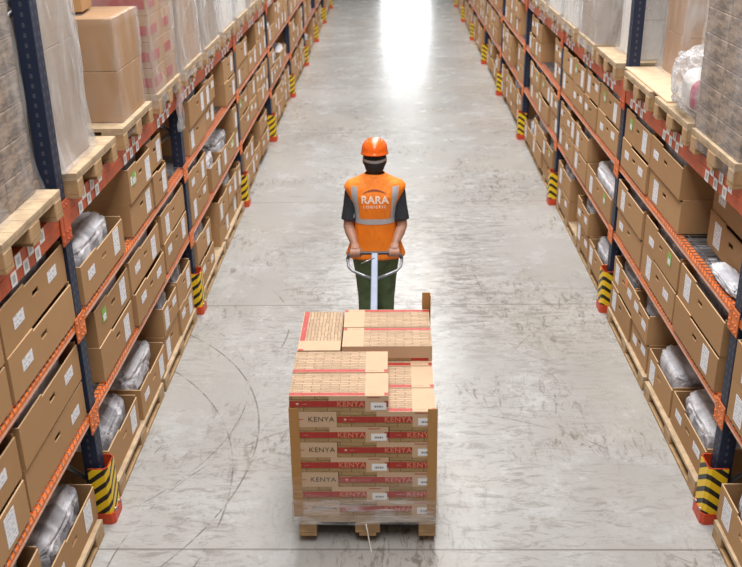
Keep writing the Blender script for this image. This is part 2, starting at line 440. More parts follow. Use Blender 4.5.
def rack_bay(side, k):
    w_o = ORD[k + 1]
    x, y = world(side, 0, Y0 + BAY * k if side == 'left' else Y0 + BAY * (k + 1))
    r = put('rack_bay', None, None, (x, y, 0), rt(side), group='pallet rack bays',
            label='orange-beamed navy pallet rack bay, %s from camera on the %s of the aisle' % (w_o, side), cat='rack')
    put('upright', POST, r, (0, 0, 0)); put('upright', POST, r, (-1.0, 0, 0), PI)
    put('foot_plate', FOOT, r); put('foot_plate', FOOT, r, (-1.0, 0, 0), PI); put('brace', BRACE, r, (0, 0, 0))
    for lv, h in ((1, H1), (2, H2), (3, H3)):
        for fr in (0, 1):
            bx, bz = (0, 0) if fr == 0 else (-1.09, PI)
            me, hh = (LOWB, .055) if lv < 3 else (HEVB, .13)
            bm_ = put('beam', me, r, (bx, BAY / 2, h - hh), bz)
            cm = CONL if lv < 3 else CONH
            if fr == 0:
                put('beam_connector', cm[0], bm_, (0.003, -LB / 2 + .003, 0))
                c2 = put('beam_connector', cm[1], bm_, (0.003, LB / 2 - .001, 0))
                if lv == 3 and k <= 3:
                    for p in range(3):
                        yc = -LB / 2 + .42 + p * .98
                        for q in range(6):
                            put('location_tag', BTAG, bm_, (.0025, yc + (q - 2.5) * .082, .095 if q % 2 else .0355))
        if lv < 3: put('wire_deck', DECK, r, (-.005, BAY / 2, h + .001))
    return r
for side in ('left', 'right'):
    for k in range(-1, 9): rack_bay(side, k)

# post guards: bent striped sheet on a heavy orange foot
def guard_meshes():
    out = [(-.06, -.082), (.036, -.082), (.056, -.06), (.056, .06), (.036, .082), (-.06, .082)]
    inn = [(-.06, .077), (.034, .077), (.051, .058), (.051, -.058), (.034, -.077), (-.06, -.077)]
    # striped skin hugs the outside only, orange sheet inside it
    def shell(o, i, z0, z1, name, mat, lip=0):
        m_ = MB(); bm = m_.bm
        n = len(o); ii = i[::-1]
        A = [[bm.verts.new((p[0], p[1], z)) for p in o] for z in (z0, z1)]
        B = [[bm.verts.new((p[0], p[1], z)) for p in ii] for z in (z0, z1)]
        fs = []
        for j in range(n - 1):
            fs += [bm.faces.new((A[0][j], A[0][j + 1], A[1][j + 1], A[1][j])), bm.faces.new((B[0][j + 1], B[0][j], B[1][j], B[1][j + 1])),
                   bm.faces.new((A[1][j], A[1][j + 1], B[1][j + 1], B[1][j])), bm.faces.new((A[0][j + 1], A[0][j], B[0][j], B[0][j + 1]))]
        for j in (0, n - 1): fs.append(bm.faces.new((A[0][j], A[1][j], B[1][j], B[0][j])))
        bmesh.ops.recalc_face_normals(bm, faces=fs)
        return m_.mesh(name, mat)
    def sc(pts, a): return [(p[0] if p[0] <= -.055 else p[0] + a, p[1] + (a if p[1] > 0 else -a)) for p in pts]
    return shell(sc(out, .003), sc(inn, .0065), .075, .392, 'striped_cover', 'stripes'), shell(out, inn, .02, .397, 'steel_sheet', 'guard_orange'), \
        shell(sc(out, .009), sc(inn, .0), .0, .075, 'guard_foot', 'guard_orange')
GC, GS, GF = guard_meshes()
m_ = MB()
m_.tube([(0, 0, .0), (0, 0, .016)], .012, 6)
GB = m_.mesh('anchor_bolt', 'galv')
for side in ('left', 'right'):
    for k in range(0, 9):
        x, y = world(side, 0, Y0 + BAY * k)
        g = put('post_guard', None, None, (x, y, 0), rt(side), label='yellow and black striped post guard on orange foot, %s from camera on the %s' % (ORD[k], side), cat='post guard', group='striped post guards')
        put('steel_sheet', GS, g); put('striped_cover', GC, g); put('guard_foot', GF, g); 
        for q_ in (-.04, .04): put('anchor_bolt', GB, g, (.058, q_, .075))

# ------------------------------------------------------------------ pallets
def pallet_parts(L, W, H):
    # local: centred, L along x, W along y ; boards run along x
    b_h = H - .066
    m_ = MB()
    n = 5; bw = W * (.182 if H < .13 else .196)
    for i in range(n):
        y = -W / 2 + bw / 2 + i * (W - bw) / (n - 1)
        m_.box(-L / 2, L / 2, y - bw / 2, y + bw / 2, H - .022, H)
    for x in (-L / 2 + .0725, 0, L / 2 - .0725): m_.box(x - .07, x + .07, -W / 2, W / 2, H - .044, H - .0222)
    dk = m_.mesh('deck_boards', 'wood')
    m_ = MB(); m_.box(-.072, .072, -.05, .05, 0, b_h); bl = m_.bevel(.004).mesh('block', 'wood_dark')
    m_ = MB(); m_.box(-L / 2, L / 2, -.05, .05, 0, .022); rn = m_.bevel(.002).mesh('runner', 'wood_dark')
    return dk, bl, rn, b_h
PAL = {}
def pallet(loc, rz, dims, **kw):
    if dims not in PAL: PAL[dims] = pallet_parts(*dims)
    dk, bl, rn, bh = PAL[dims]; L, W, H = dims
    p = put('pallet', None, None, loc, rz, cat='pallet', **kw)
    put('deck_boards', dk, p)
    for y in (-W / 2 + .05, 0, W / 2 - .05):
        put('runner', rn, p, (0, y, 0))
        for x in (-L / 2 + .072, 0, L / 2 - .072):
            b_ = put('block', bl, p, (x, y, .022))
            if y == 0: b_.scale = (1, 1.45, 1)
    return p

# ------------------------------------------------------------------ storage cartons
CD = .47
def carton_mesh(w, flaps=False):
    m_ = MB(); t = .008; d = CD; h = BH
    m_.box(-d, 0, -w / 2, w / 2, 0, t)                                  # floor
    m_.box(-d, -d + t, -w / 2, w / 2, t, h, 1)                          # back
    for s in (-1, 1):
        y0, y1 = (-w / 2, -w / 2 + t) if s < 0 else (w / 2 - t, w / 2)
        m_.box(-d + t, -t, y0, y1, t, h)
    zc = h * .60; hw, hh = .042, .014
    top = h - .018; sy = -.14 * w                                       # front wall: hand hole and a stepped top edge
    a, b2 = -w / 2, w / 2
    m_.box(-t, 0, a, -hw, t, top); m_.box(-t, 0, hw, b2, t, top)
    m_.box(-t, 0, -hw, hw, t, zc - hh); m_.box(-t, 0, -hw, hw, zc + hh, top)
    m_.box(-t, 0, a, sy, top, h)
    if flaps:
        m_.box(-d + .01, -d / 2 - .003, a + t, b2 - t, h - .006, h - .001); m_.box(-d / 2 + .003, -.01, a + t, b2 - t, h - .02, h - .016)
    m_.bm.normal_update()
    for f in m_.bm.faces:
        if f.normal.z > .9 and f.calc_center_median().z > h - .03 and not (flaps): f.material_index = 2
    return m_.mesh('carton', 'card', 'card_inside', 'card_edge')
CW = {}
def carton_for(w):
    key = round(w / .05) * .05
    if key not in CW: CW[key] = carton_mesh(key)
    return CW[key], key
m_ = MB(); m_.box(0, .0012, -.062, .062, -.08, .08); LAB = m_.mesh('shipping_label', 'sticker')
m_ = MB(); m_.box(0, .0012, -.065, .065, -.03, .03); LAB2 = m_.mesh('shipping_label', 'sticker')
m_ = MB(); m_.box(0, .0012, -.04, .04, -.045, .045); m_.box(.0012, .0018, -.03, .03, -.035, .005, 1); LABG = m_.mesh('green_label', 'green_tag', 'sticker')
m_ = MB(); m_.box(0, .0012, -.04, .04, -.03, .03); LABO = m_.mesh('orange_label', 'orange_tag')

def bag_mesh(seed, L, W, H, mat='bag', pw=.55, amp=.13):
    """pillow of plastic film: flat base, full rounded top, a few long creases"""
    bm = bmesh.new(); bmesh.ops.create_icosphere(bm, subdivisions=5, radius=1)
    rg = random.Random(seed); dirs = [Vector((rg.uniform(-1, 1), rg.uniform(-1, 1), rg.uniform(-.4, .4))).normalized() for _ in range(5)]
    for v in bm.verts:
        p = v.co.copy()
        q = Vector([math.copysign(abs(c) ** pw, c) for c in p])
        n = noise.noise(p * 1.5 + Vector((seed * 3.1, seed, 0)))
        cr_ = 0
        for t_, d_ in enumerate(dirs):
            u_ = p.dot(d_) * 2.2 + noise.noise(p * 1.3 + Vector((t_, seed, 0))) * 1.1 + t_
            cr_ += max(0, 1 - abs((u_ % 1.6) - .8) * 7) ** 1.5
        n += .5 * noise.noise(p * 4.2 + Vector((seed, 0, seed * 2.3))) + .25 * (1 - abs(noise.noise(p * 7 + Vector((0, seed, 5)))) * 2)
        k = 1 - amp * .2 + amp * .8 * n - amp * .3 * cr_
        v.co = Vector((q.x * L / 2 * min(k, 1), q.y * W / 2 * min(k, 1), q.z * H / 2 * (k + amp * n)))
        if v.co.z < 0: v.co.z *= .75
    z0 = min(v.co.z for v in bm.verts)
    for v in bm.verts: v.co.z -= z0
    for f in bm.faces: f.smooth = True
    me = bpy.data.meshes.new('plastic_bag'); bm.to_mesh(me); bm.free(); me.materials.append(M[mat])
    return me
BAGS = [bag_mesh(s, .42, 1.0, .24, 'bag' if s % 2 else 'bag_white', .43, .14) for s in range(6)]

LVN = {0: 'bottom row', 1: 'lower shelf', 2: 'upper shelf'}
LVZ = {0: FP + .002, 1: H1 + .0075, 2: H2 + .0075}
R = random.Random(11)
def stack(side, k, lv, idx, y0, y1, n, bag=None, mark=None, dd=0.0):
    """n cartons high between y0..y1 (measured from the bay's near upright)"""
    w = y1 - y0 - .02; me, key = carton_for(w)
    yc = Y0 + BAY * k + (y0 + y1) / 2
    near = k <= 3
    for j in range(n):
        d = dd + R.uniform(-.012, .018)
        x, y = world(side, d, yc + R.uniform(-.006, .006))
        pos = 'single' if n == 1 else ('lower' if j == 0 else 'upper')
        openw = 'open' if j == n - 1 else 'stacked'
        gl = mark == 'green' and j == n - 1; ol = mark == 'orange' and j == n - 1
        look = '%s brown carton%s' % (openw, ' with green label' if gl else (' with orange label' if ol else ''))
        o = put('carton', me, None, (x, y, LVZ[lv] + j * (BH + .001)), rt(side) + R.uniform(-.006, .006), cat='carton', group='storage cartons on the racks',
                label='%s, %s of %s stack, %s, %s %s bay' % (look, pos, ORD[idx], LVN[lv], ORD[k + 1], side))
        o.scale = (1, w / key, 1)
        f = 1 if side == 'left' else -1
        if w > .38:
            yo = R.choice((.27, .29, .31)) * w * R.choice((1, 1, 1, -1)) * f
            put('shipping_label', LAB if R.random() < .75 else LAB2, o, (.0005, yo, BH * R.uniform(.4, .55)), label='white shipping label')
            if near and R.random() < .35: put('shipping_label', LAB2, o, (.0005, -yo, BH * R.uniform(.5, .65)), label='white shipping label')
            if gl: put('green_label', LABG, o, (.0018, -yo * .95, BH * .62), label='green label')
            if ol: put('orange_label', LABO, o, (.0018, -yo * .5, BH * .74), label='orange label')
        elif R.random() < .8:
            put('shipping_label', LAB, o, (.0005, .04, BH * .32), label='white shipping label')
    if bag:
        bi = R.randrange(6); bm_ = BAGS[bi]
        x, y = world(side, dd + CD / 2 + .025, yc)
        o = put('plastic_bag', bm_, None, (x, y, LVZ[lv] + (n - 1) * (BH + .001) + BH * .30), rt(side), cat='plastic bag', group='plastic bags in open cartons',
                label='crumpled grey plastic bag inside open carton, %s stack, %s, %s %s bay' % (ORD[idx], LVN[lv], ORD[k + 1], side))
        hgt = {1: .21, 2: .25, 3: .255}[bag]
        o.scale = (1, (w - .045) / 1.0, hgt / .24)

# near bays as the photo shows them: (bay, level): [(y0, y1, high, bag, mark), ...]
LAY = {'left': {
    (-1, 2): [(-1.97 + 3, -1.0 + 3, 2, 1, None), (3 - .98, 3 - .05, 2, 2, None)],
    (-1, 1): [(1.02, 1.98, 2, 1, None), (2.0, 2.93, 2, 2, None)],
    (-1, 0): [(1.05, 1.98, 2, 1, None), (2.02, 2.84, 1, 2, None)],
    (0, 2): [(.12, 1.02, 1, 3, None), (1.24, 1.88, 2, 2, 'green'), (1.88, 2.33, 2, 1, None)],
    (0, 1): [(.29, 1.06, 2, 1, 'green'), (1.08, 1.96, 2, 1, None), (2.04, 2.92, 2, 2, None)],
    (0, 0): [(.16, .88, 1, 3, None), (.92, 1.68, 1, 3, None), (1.74, 2.24, 2, 1, None), (2.26, 2.82, 2, 1, None)],
    (1, 2): [(.28, 1.1, 2, 1, None), (1.12, 1.62, 2, 1, None), (2.2, 2.9, 2, 1, None)],
    (1, 1): [(.1, .95, 2, 1, None), (1.1, 1.7, 1, 3, None), (1.72, 2.6, 1, 2, 'green'), (2.62, 2.93, 2, 0, None)],
    (1, 0): [(.2, .9, 2, 1, None), (1.3, 1.9, 2, 0, None), (1.92, 2.5, 2, 1, None), (2.52, 2.84, 2, 0, None)],
  }, 'right': {
    (-1, 2): [(1.1, 2.0, 2, 1, None), (2.05, 2.93, 2, 1, None)],
    (-1, 1): [(1.1, 2.0, 2, 1, None), (2.05, 2.93, 2, 1, 'green')],
    (-1, 0): [(1.1, 2.0, 2, 1, None), (2.05, 2.84, 1, 1, None)],
    (0, 2): [(.22, 1.09, 2, 1, None, .165), (1.24, 2.06, 2, 2, None), (2.1, 2.93, 2, 2, 'green')],
    (0, 1): [(.16, 1.06, 2, 2, None), (1.1, 2.02, 2, 1, 'green'), (2.07, 2.92, 2, 1, None)],
    (0, 0): [(.18, .92, 1, 3, None), (.94, 1.56, 1, 3, None), (1.58, 2.08, 2, 1, None), (2.1, 2.82, 2, 1, 'orange')],
    (1, 2): [(.12, .98, 2, 1, 'green'), (1.0, 1.62, 2, 1, None), (1.64, 2.25, 2, 1, 'green'), (2.27, 2.92, 2, 0, None)],
    (1, 1): [(.1, 1.2, 1, 3, 'green'), (1.22, 1.9, 2, 1, None), (1.92, 2.4, 2, 0, None), (2.42, 2.92, 2, 1, None)],
    (1, 0): [(.18, .86, 1, 2, None), (.9, 1.5, 2, 1, None), (2.0, 2.8, 2, 1, None)],
  }}
G2 = random.Random(5)
for side in ('left', 'right'):
    for lv in (0, 1, 2):
        for k in range(-1, {0: 9, 1: 7, 2: 5}[lv]):
            lay = LAY[side].get((k, lv))
            if lay is None:
                lay = []; y = .16 if lv == 0 else .08; end = 2.84 if lv == 0 else 2.92
                while y < end - .42:
                    w = min(G2.choice((.5, .58, .66, .82, .9)), end - y)
                    if G2.random() > .13: lay.append((y, y + w, 2 if G2.random() < .82 else 1, G2.choice((0, 1, 1, 2)), 'green' if G2.random() < .1 else None))
                    y += w + G2.uniform(.01, .05)
            for i, t_ in enumerate(lay): stack(side, k, lv, i, *t_)

# rear row of cartons behind the front ones, only glimpsed through the gaps
for side in ('left', 'right'):
    m_ = MB(); G3 = random.Random(3 if side == 'left' else 4)
    for lv in (0, 1, 2):
        for k in range(-1, 9):
            y = .12
            while y < 2.4:
                w = G3.choice((.5, .6, .85)); w = min(w, 2.88 - y)
                for j in range(0 if (side == 'right' and k == 0 and lv == 2 and y < 1.2) else (2 if G3.random() < .8 else 1)):
                    z = LVZ[lv] + j * (BH + .001)
                    yy = Y0 + BAY * k + y
                    x0, x1 = (XL - .985, XL - .52) if side == 'left' else (XR + .52, XR + .985)
                    m_.box(x0, x1, yy, yy + w - .02, z, z + BH)
                y += w
    put('rear_cartons', m_.mesh('rear_cartons', 'card'), kind='stuff', cat='cartons', label='row of brown cartons at the back of the %s rack shelves' % side)

# floor pallets under the bottom rows (long side to the aisle)
for side in ('left', 'right'):
    for k in range(-1, 9):
        for i, yc in enumerate((.83, 2.17)):
            x, y = world(side, (.415 + G2.choice((0, .012, .03))) if k > 1 else (.375 if (side, k) != ('right', 1) else .41), Y0 + BAY * k + yc)
            pallet((x, y, 0), rt(side) + PI / 2, (1.28, .80, FP), group='floor pallets',
                   label='low wooden pallet on the floor under cartons, %s in %s %s bay' % (('nearer', 'farther')[i], ORD[k + 1], side))

# ------------------------------------------------------------------ wrapped loads on the top beams
def rounded_shell(x0, x1, y0, y1, z0, z1, seed, amp=.012, flare=.03, top=True):
    """wrinkled film around a box, open at the bottom"""
    m_ = MB(); nz = 14; per = []
    def outline(e):
        a, b2, c, d = x0 - e, x1 + e, y0 - e, y1 + e; pts = []
        for (p, q) in (((a, c), (b2, c)), ((b2, c), (b2, d)), ((b2, d), (a, d)), ((a, d), (a, c))):
            for i in range(10): t = i / 10; pts.append((p[0] + (q[0] - p[0]) * t, p[1] + (q[1] - p[1]) * t))
        return pts
    rr = []
    for i in range(nz + 1):
        z = z0 + (z1 - z0) * i / nz; e = .008 + flare * max(0, 1 - i / 2.5) ** 2
        rr.append([(p[0] + noise.noise(Vector((p[0] * 6, p[1] * 6 + seed, z * 5))) * amp, p[1] + noise.noise(Vector((p[0] * 6 + 9, p[1] * 6 + seed, z * 5))) * amp, z) for p in outline(e)])
    if top: rr.append([((p[0] - (x0 + x1) / 2) * .5 + (x0 + x1) / 2, (p[1] - (y0 + y1) / 2) * .5 + (y0 + y1) / 2, z1 + .012) for p in outline(0)])
    m_.rings(rr, cap0=False, cap1=top)
    return m_
CBOX = {}
def plain_box(sx, sy, sz, mats, band=False):
    key = (round(sx, 3), round(sy, 3), round(sz, 3), mats, band)
    if key not in CBOX:
        m_ = MB(); g = .003
        m_.box(-sx + g, -g, g, sy - g, 0, sz - .002); m_.bevel(.004)
        if band:
            m_.box(-sx + .02, -.02, .0, g, sz * .25, sz * .62, 1); m_.box(-g, 0, .03, sy * .6, sz * .25, sz * .62, 1)
        CBOX[key] = m_.mesh('carton', *mats)
    return CBOX[key]
def load(side, k, y0, y1, h, d0=-.035, d1=1.02, rows=5, ny=2, nx=2, mats=('card', 'red_ink'), band=False, wrap='film', what='brown cartons', order='', base=True, seed=0, pal=True, py=None, pd=0.0):
    """pallet with a film-wrapped block of cartons; local x=0 at the aisle face"""
    zb = H3 + .002; kk = ORD[k + 1]
    yc = Y0 + BAY * k + (y0 + y1) / 2
    pyc = Y0 + BAY * k + (py if py is not None else (y0 + y1) / 2)
    if pal:
        x, y = world(side, .545, pyc)
        pallet((x, y, zb), rt(side), (1.2, .8, .144), group='pallets on the top beams', label='wooden pallet under %s, %s place on top beam, %s %s bay' % (what, order, kk, side))
    zt = zb + .146
    x, y = world(side, d0, yc)
    r = put('wrapped_load', None, None, (x, y, zt), rt(side), cat='pallet load', group='wrapped loads on the top beams',
            label='film-wrapped %s, %s load on top beam, %s bay of %s rack' % (what, order, kk, side))
    W = y1 - y0; D = d1 - d0; sy = W / ny; sx = D / nx; sz = h / rows
    me = plain_box(sx, sy, sz, mats, band)
    for a in range(rows):
        for b2 in range(ny):
            for c in range(nx): put('carton', me, r, (-c * sx, -W / 2 + b2 * sy, a * sz))
    f = rounded_shell(-D, 0, -W / 2, W / 2, -.10 if d0 < 0 else .004, h, seed + 1.7, flare=.012 if d0 < 0 else .03)
    put('stretch_wrap', f.mesh('stretch_wrap', wrap), r, label='clear wrinkled stretch film')
    return r
ART = ('art_pale', 'red_ink'); PRT = ('art_print', 'red_ink'); WHT = ('white_goods', 'red_ink'); BRN = ('card', 'red_ink')
load('left', -1, 1.15, 1.93, 1.25, rows=8, ny=2, mats=PRT, what='printed grey-brown cartons', order='second', seed=1)
load('left', -1, 2.08, 2.80, 1.25, d0=.05, rows=8, ny=2, mats=PRT, what='printed grey-brown cartons', order='third', seed=2, wrap='film_light')
load('left', 0, .12, .68, 1.3, d0=.03, rows=2, ny=1, mats=ART, what='tall pale-brown cartons', order='first', seed=3, wrap='film_dense', py=.52)
l2 = load('left', 0, 1.25, 1.87, .66, d0=-.02, rows=2, ny=1, nx=1, mats=BRN, what='two big brown cartons', order='second', seed=4, wrap='film_light', py=1.50)
l3 = load('left', 0, 2.12, 2.9, 1.3, rows=7, mats=('card', 'red_ink'), band=True, what='red-banded cartons', order='third', seed=5)
load('left', 1, .1, .88, 1.3, rows=6, mats=BRN, what='brown cartons', order='first', seed=6, wrap='film_dense')
load('left', 1, 1.08, 1.86, 1.3, rows=5, mats=ART, what='grey cartons', order='second', seed=7, wrap='film_dense')
load('left', 1, 2.08, 2.86, 1.2, rows=6, mats=WHT, what='white cartons', order='third', seed=8)
load('left', 2, .1, .88, 1.2, rows=5, mats=WHT, what='white cartons', order='first', seed=9)
load('left', 2, 1.08, 1.86, 1.2, rows=5, mats=BRN, what='brown cartons', order='second', seed=10, wrap='film_dense')
load('left', 2, 2.08, 2.86, 1.2, rows=5, mats=ART, what='grey cartons', order='third', seed=11)
load('right', -1, 2.1, 2.88, 1.2, rows=9, mats=PRT, what='printed grey-brown cartons', order='third', seed=12)
load('right', 0, .22, 1.04, 1.3, rows=9, ny=2, mats=PRT, what='printed grey-brown cartons', order='first', seed=13, wrap='film_light', py=.6)
load('right', 0, 2.32, 2.88, 1.3, d0=.24, rows=4, ny=1, nx=1, mats=BRN, what='tall brown cartons', order='third', seed=14, wrap='film', py=2.45)
load('right', 1, .28, .84, 1.3, rows=4, ny=1, mats=WHT, what='white cartons', order='first', seed=15, d0=.12)
load('right', 1, 1.1, 1.86, 1.3, rows=14, ny=1, mats=ART, what='thin grey cartons', order='second', seed=16, wrap='film_dense')
load('right', 1, 2.1, 2.86, 1.3, rows=5, mats=WHT, what='white cartons', order='third', seed=17, wrap='film_dense')
load('right', 2, .1, .88, 1.2, rows=5, mats=WHT, what='white cartons', order='first', seed=18)
load('right', 2, 1.08, 1.86, 1.2, rows=5, mats=BRN, what='brown cartons', order='second', seed=19, wrap='film_dense')
load('right', 2, 2.08, 2.86, 1.2, rows=5, mats=ART, what='grey cartons', order='third', seed=20, wrap='film_dense')
# small carton on the pair of big ones
x, y = world('left', .42, Y0 + 1.55)
m_ = MB(); m_.box(-.2, .2, -.16, .16, 0, .22); m_.bevel(.004); m_.box(-.03, .03, -.1601, -.1595, .12, .15, 1)
put('carton', m_.mesh('carton', 'card', 'red_ink'), None, (x, y, H3 + .148 + .665 + .014), .1, cat='carton', label='small brown carton with red mark on top of two big cartons')
# board lid on the right pallet under the tall load + bagged goods beside it
x, y = world('right', .49, Y0 + 2.3)
m_ = MB(); m_.box(-.55, .52, -.64, .62, 0, .012)
put('board_sheet', m_.mesh('board_sheet', 'lid_board'), None, (x, y, H3 + .1465), PI, cat='board', label='pale flat board lying across pallets beside tall brown load, right rack')
pallet((world('right', .545, 0)[0], Y0 + 1.5, H3 + .002), PI, (1.2, .8, .144), group='pallets on the top beams', label='wooden pallet under bagged goods, second place on top beam, second right bay')
r = put('bagged_goods', None, None, (world('right', .20, 0)[0], Y0 + 1.33, H3 + .15), PI, cat='pallet load', label='low heap of goods bagged in shiny clear plastic on right top beam')
put('goods', bag_mesh(21, .42, .54, .30, 'white_goods', .55, .08), r, (0, 0, .004)); put('goods_band', bag_mesh(22, .40, .16, .24, 'magenta', .5, .05), r, (0.03, .15, .045), label='dark red goods')
put('plastic_cover', bag_mesh(23, .60, .74, .42, 'film_bag', .55, .18), r, (0, 0, 0), label='shiny clear plastic cover')
# torn film hanging from the third load on the left
m_ = MB(); rows = []
for i in range(12):
    t = i / 11; wd = .11 * (1 - .35 * t) + .015 * math.sin(t * 9)
    rows.append([(XL + .035 + .02 * math.sin(q * 2.2 + t * 5) , Y0 + 2.80 + wd * (q / 4 - .5) * 1.6 + .06 * t, H3 + .05 - .36 * t) for q in range(7)])
m_.rings(rows, closed=False, cap0=False, cap1=False)
put('torn_film', m_.mesh('torn_film', 'film_bag'), None, cat='stretch film', label='torn strip of clear film hanging over the left top beam by second post')
# loose plastic on the wire deck
o = put('plastic_bag', bag_mesh(31, .135, .5, .07, 'bag_white', .6, .2), None, (world('right', .08, 0)[0], Y0 + .37, LVZ[2]), PI, cat='plastic bag', label='flat loose plastic bag lying on wire deck before nearest right upper cartons')

# ------------------------------------------------------------------ hand pallet truck, pallet and flower cartons
PX, PY = -.152, 5.13     # pallet centre
PZ = .05
p = pallet((PX, PY, PZ), PI / 2, (1.16, .80, .144), label='wooden pallet carrying flower cartons on the hand pallet truck')
p['group'] = 'pallets'
del p['group']
CH = .1003; CL, CWd = .552, .262
def flower_carton():
    m_ = MB(); bm = m_.bm; e = .0015
    l, w, h = CL / 2 - e, CWd / 2 - e, CH - .0008
    # printed cells; materials 0 kraft 1 art_side 2 red 3 art_top
    def grid(us, vs, P, pick):
        V = [[bm.verts.new(P(u, v)) for v in vs] for u in us]
        for i in range(len(us) - 1):
            for j in range(len(vs) - 1):
                f = bm.faces.new((V[i][j], V[i + 1][j], V[i + 1][j + 1], V[i][j + 1])); f.material_index = pick(i, j)
    xs = [-l, -l + .22 * 2 * l, l - .235 * 2 * l, l - .03, l]
    zs = [0, .29 * h, .68 * h, .84 * h, h]
    def side(i, j):
        if i in (0, 1): return (1, 2, 1 if i == 0 else 0, 1 if i == 0 else 0)[j]
        return 2 if (i == 3 and j == 1) else 0
    xs2 = [-l, -l * .2, l - .235 * 2 * l, l - .022, l]
    grid(xs2, zs, lambda u, v: (u, -w, v), side)                                     # front
    zb_ = [0, .2 * h, h]
    grid(xs2, zb_, lambda u, v: (-u, w, v), lambda i, j: (1 if i < 2 else 2) if j == 0 and i != 3 else 0)                                     # back
    ys = [-w, -w + .004, -w + .036, w]
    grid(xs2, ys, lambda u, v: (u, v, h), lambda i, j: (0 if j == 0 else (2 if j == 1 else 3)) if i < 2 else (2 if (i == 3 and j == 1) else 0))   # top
    grid([-w, w], [0, h], lambda u, v: (-l, -u, v), lambda i, j: 0)                    # plain end
    grid([-w, w * .92, w], zs, lambda u, v: (l, u, v), lambda i, j: 2 if j == 1 else 4)   # art end
    grid([-l, l], [-w, w], lambda u, v: (u, -v, 0), lambda i, j: 0)
    bmesh.ops.remove_doubles(bm, verts=bm.verts, dist=.00005)
    bmesh.ops.recalc_face_normals(bm, faces=bm.faces)
    return m_.mesh('flower_carton', 'kraft', 'art_side', 'red_ink', 'art_top', 'art_end')
FC = flower_carton()
T_K1 = text_mesh('KENYA', .046, 'band_letter', spacing=1.08, bold=.0006); T_K2 = text_mesh('KENYA', .044, 'ink_dark', spacing=1.08)
T_S1 = text_mesh('\u2014\u2014\u2014', .022, 'ink_red', bold=.0016); T_S2 = text_mesh('\u2014\u2014', .014, 'pale_star'); T_S3 = text_mesh('\u2014\u2014\u2014\u2014', .013, 'ink_red')
T_S4 = text_mesh('\u2014\u2014\u2014', .016, 'ink_red', bold=.0012)
def star():
    m_ = MB(); pts = []
    for i in range(10):
        r_ = .010 if i % 2 == 0 else .0045; a = PI / 2 + i * PI / 5; pts.append((r_ * math.cos(a), r_ * math.sin(a)))
    m_.prism(pts, -.0004, .0006, 'z'); return m_.mesh('star', 'pale_star')
STAR = star()
m_ = MB(); m_.box(-.043, .043, -.0008, 0, -.023, .023); BAR = m_.mesh('barcode_label', 'barcode')
def facing(o, n):    # turn a text lying in XY to stand on a face: front(-y), plain end(-x), art end(+x), top
    o.rotation_euler = {'front': (PI / 2, 0, 0), 'end_a': (PI / 2, 0, -PI / 2), 'end_b': (PI / 2, 0, PI / 2), 'top': (0, 0, 0)}[n]
def print_on(c, front=False, end_a=False, end_b=False, top=False):
    w, l = CWd / 2 - .001, CL / 2 - .001
    def t(name, me, loc, f): o = put(name, me, c, loc); facing(o, f); return o
    if front:
        t('band_lettering', T_K1, (-.012, -w, .033), 'front'); t('star', STAR, (-l + .045, -w, .049), 'front'); t('small_lettering', T_S2, (-l + .068, -w, .044), 'front')
        t('panel_lettering', T_S1, (l - .115, -w, .083), 'front')
        put('barcode_label', BAR, c, (l - .055, -w, .034), label='white barcode label')
    if end_a:
        t('end_lettering', T_K2, (-l, .032, .036), 'end_a'); t('panel_lettering', T_S4, (-l, .106, .045), 'end_a')
    if end_b:
        t('band_lettering', T_K1, (l, -.03, .033), 'end_b'); t('small_lettering', T_S2, (l, -.09, .044), 'end_b')
    if top:
        t('small_lettering', T_S3, (l - .11, -w + .018, CH - .0006), 'top'); t('band_lettering', T_S2, (-l + .03, -w + .016, CH - .0006), 'top'); t('band_lettering', T_S2, (-.03, -w + .016, CH - .0006), 'top')
LX0, LX1 = -.575, .235; LY0 = 4.552
zt0 = PZ + .1455
names = {0: 'bottom'}
def fcarton(x, y, z, rz, label, **pr):
    c = put('flower_carton', FC, None, (x, y, z), rz, cat='carton', group='flower cartons on the hand pallet truck', label=label)
    print_on(c, **pr); return c
RJ = random.Random(2)
for L in range(7):
    z = zt0 + L * CH; nm = 'layer %s from the bottom' % ORD[L]
    nm = '%s layer from the bottom' % ORD[L]
    j = lambda: RJ.uniform(-.002, .002)
    if L % 2 == 0:      # plain ends at left, long faces at right
        for i in range(2):
            fcarton(LX0 + CWd / 2 + j(), LY0 + CL / 2 + i * (CL + .004), z, PI / 2 if True else 0,
                    'printed flower carton, end on, left side, %s, %s' % (('front', 'back')[i], nm), end_a=(i == 0))
        for i in range(4):
            fcarton(LX0 + CWd + CL / 2 + j(), LY0 + CWd / 2 + i * (CWd + .005), z, 0 if i < 3 else PI,
                    'printed flower carton, lengthwise, right side, %s row, %s' % (ORD[i], nm), front=(i == 0), top=(L == 6))
    else:
        for i in range(4):
            fcarton(LX0 + CL / 2 + j(), LY0 + CWd / 2 + i * (CWd + .005), z, 0 if i < 3 else PI,
                    'printed flower carton, lengthwise, left side, %s row, %s' % (ORD[i], nm), front=(i == 0))
        for i in range(2):
            fcarton(LX0 + CL + CWd / 2 + j(), LY0 + CL / 2 + i * (CL + .004), z, -PI / 2,
                    'printed flower carton, end on, right side, %s, %s' % (('front', 'back')[i], nm), end_b=(i == 0))
z = zt0 + 7 * CH
fcarton(LX0 + CL / 2, LY0 + CWd / 2, z, 0, 'topmost flower carton at the front left corner of the load', front=True, top=True)
fcarton(LX0 + CL / 2 - .004, LY0 + CWd * 1.5 + .008, z, 0, 'topmost flower carton on the left, second from the front', top=True)
fcarton(LX0 + CWd / 2 - .002, LY0 + CWd * 2 + CL / 2 + .02, z, -PI / 2, 'topmost flower carton turned sideways at the back left corner', top=True)
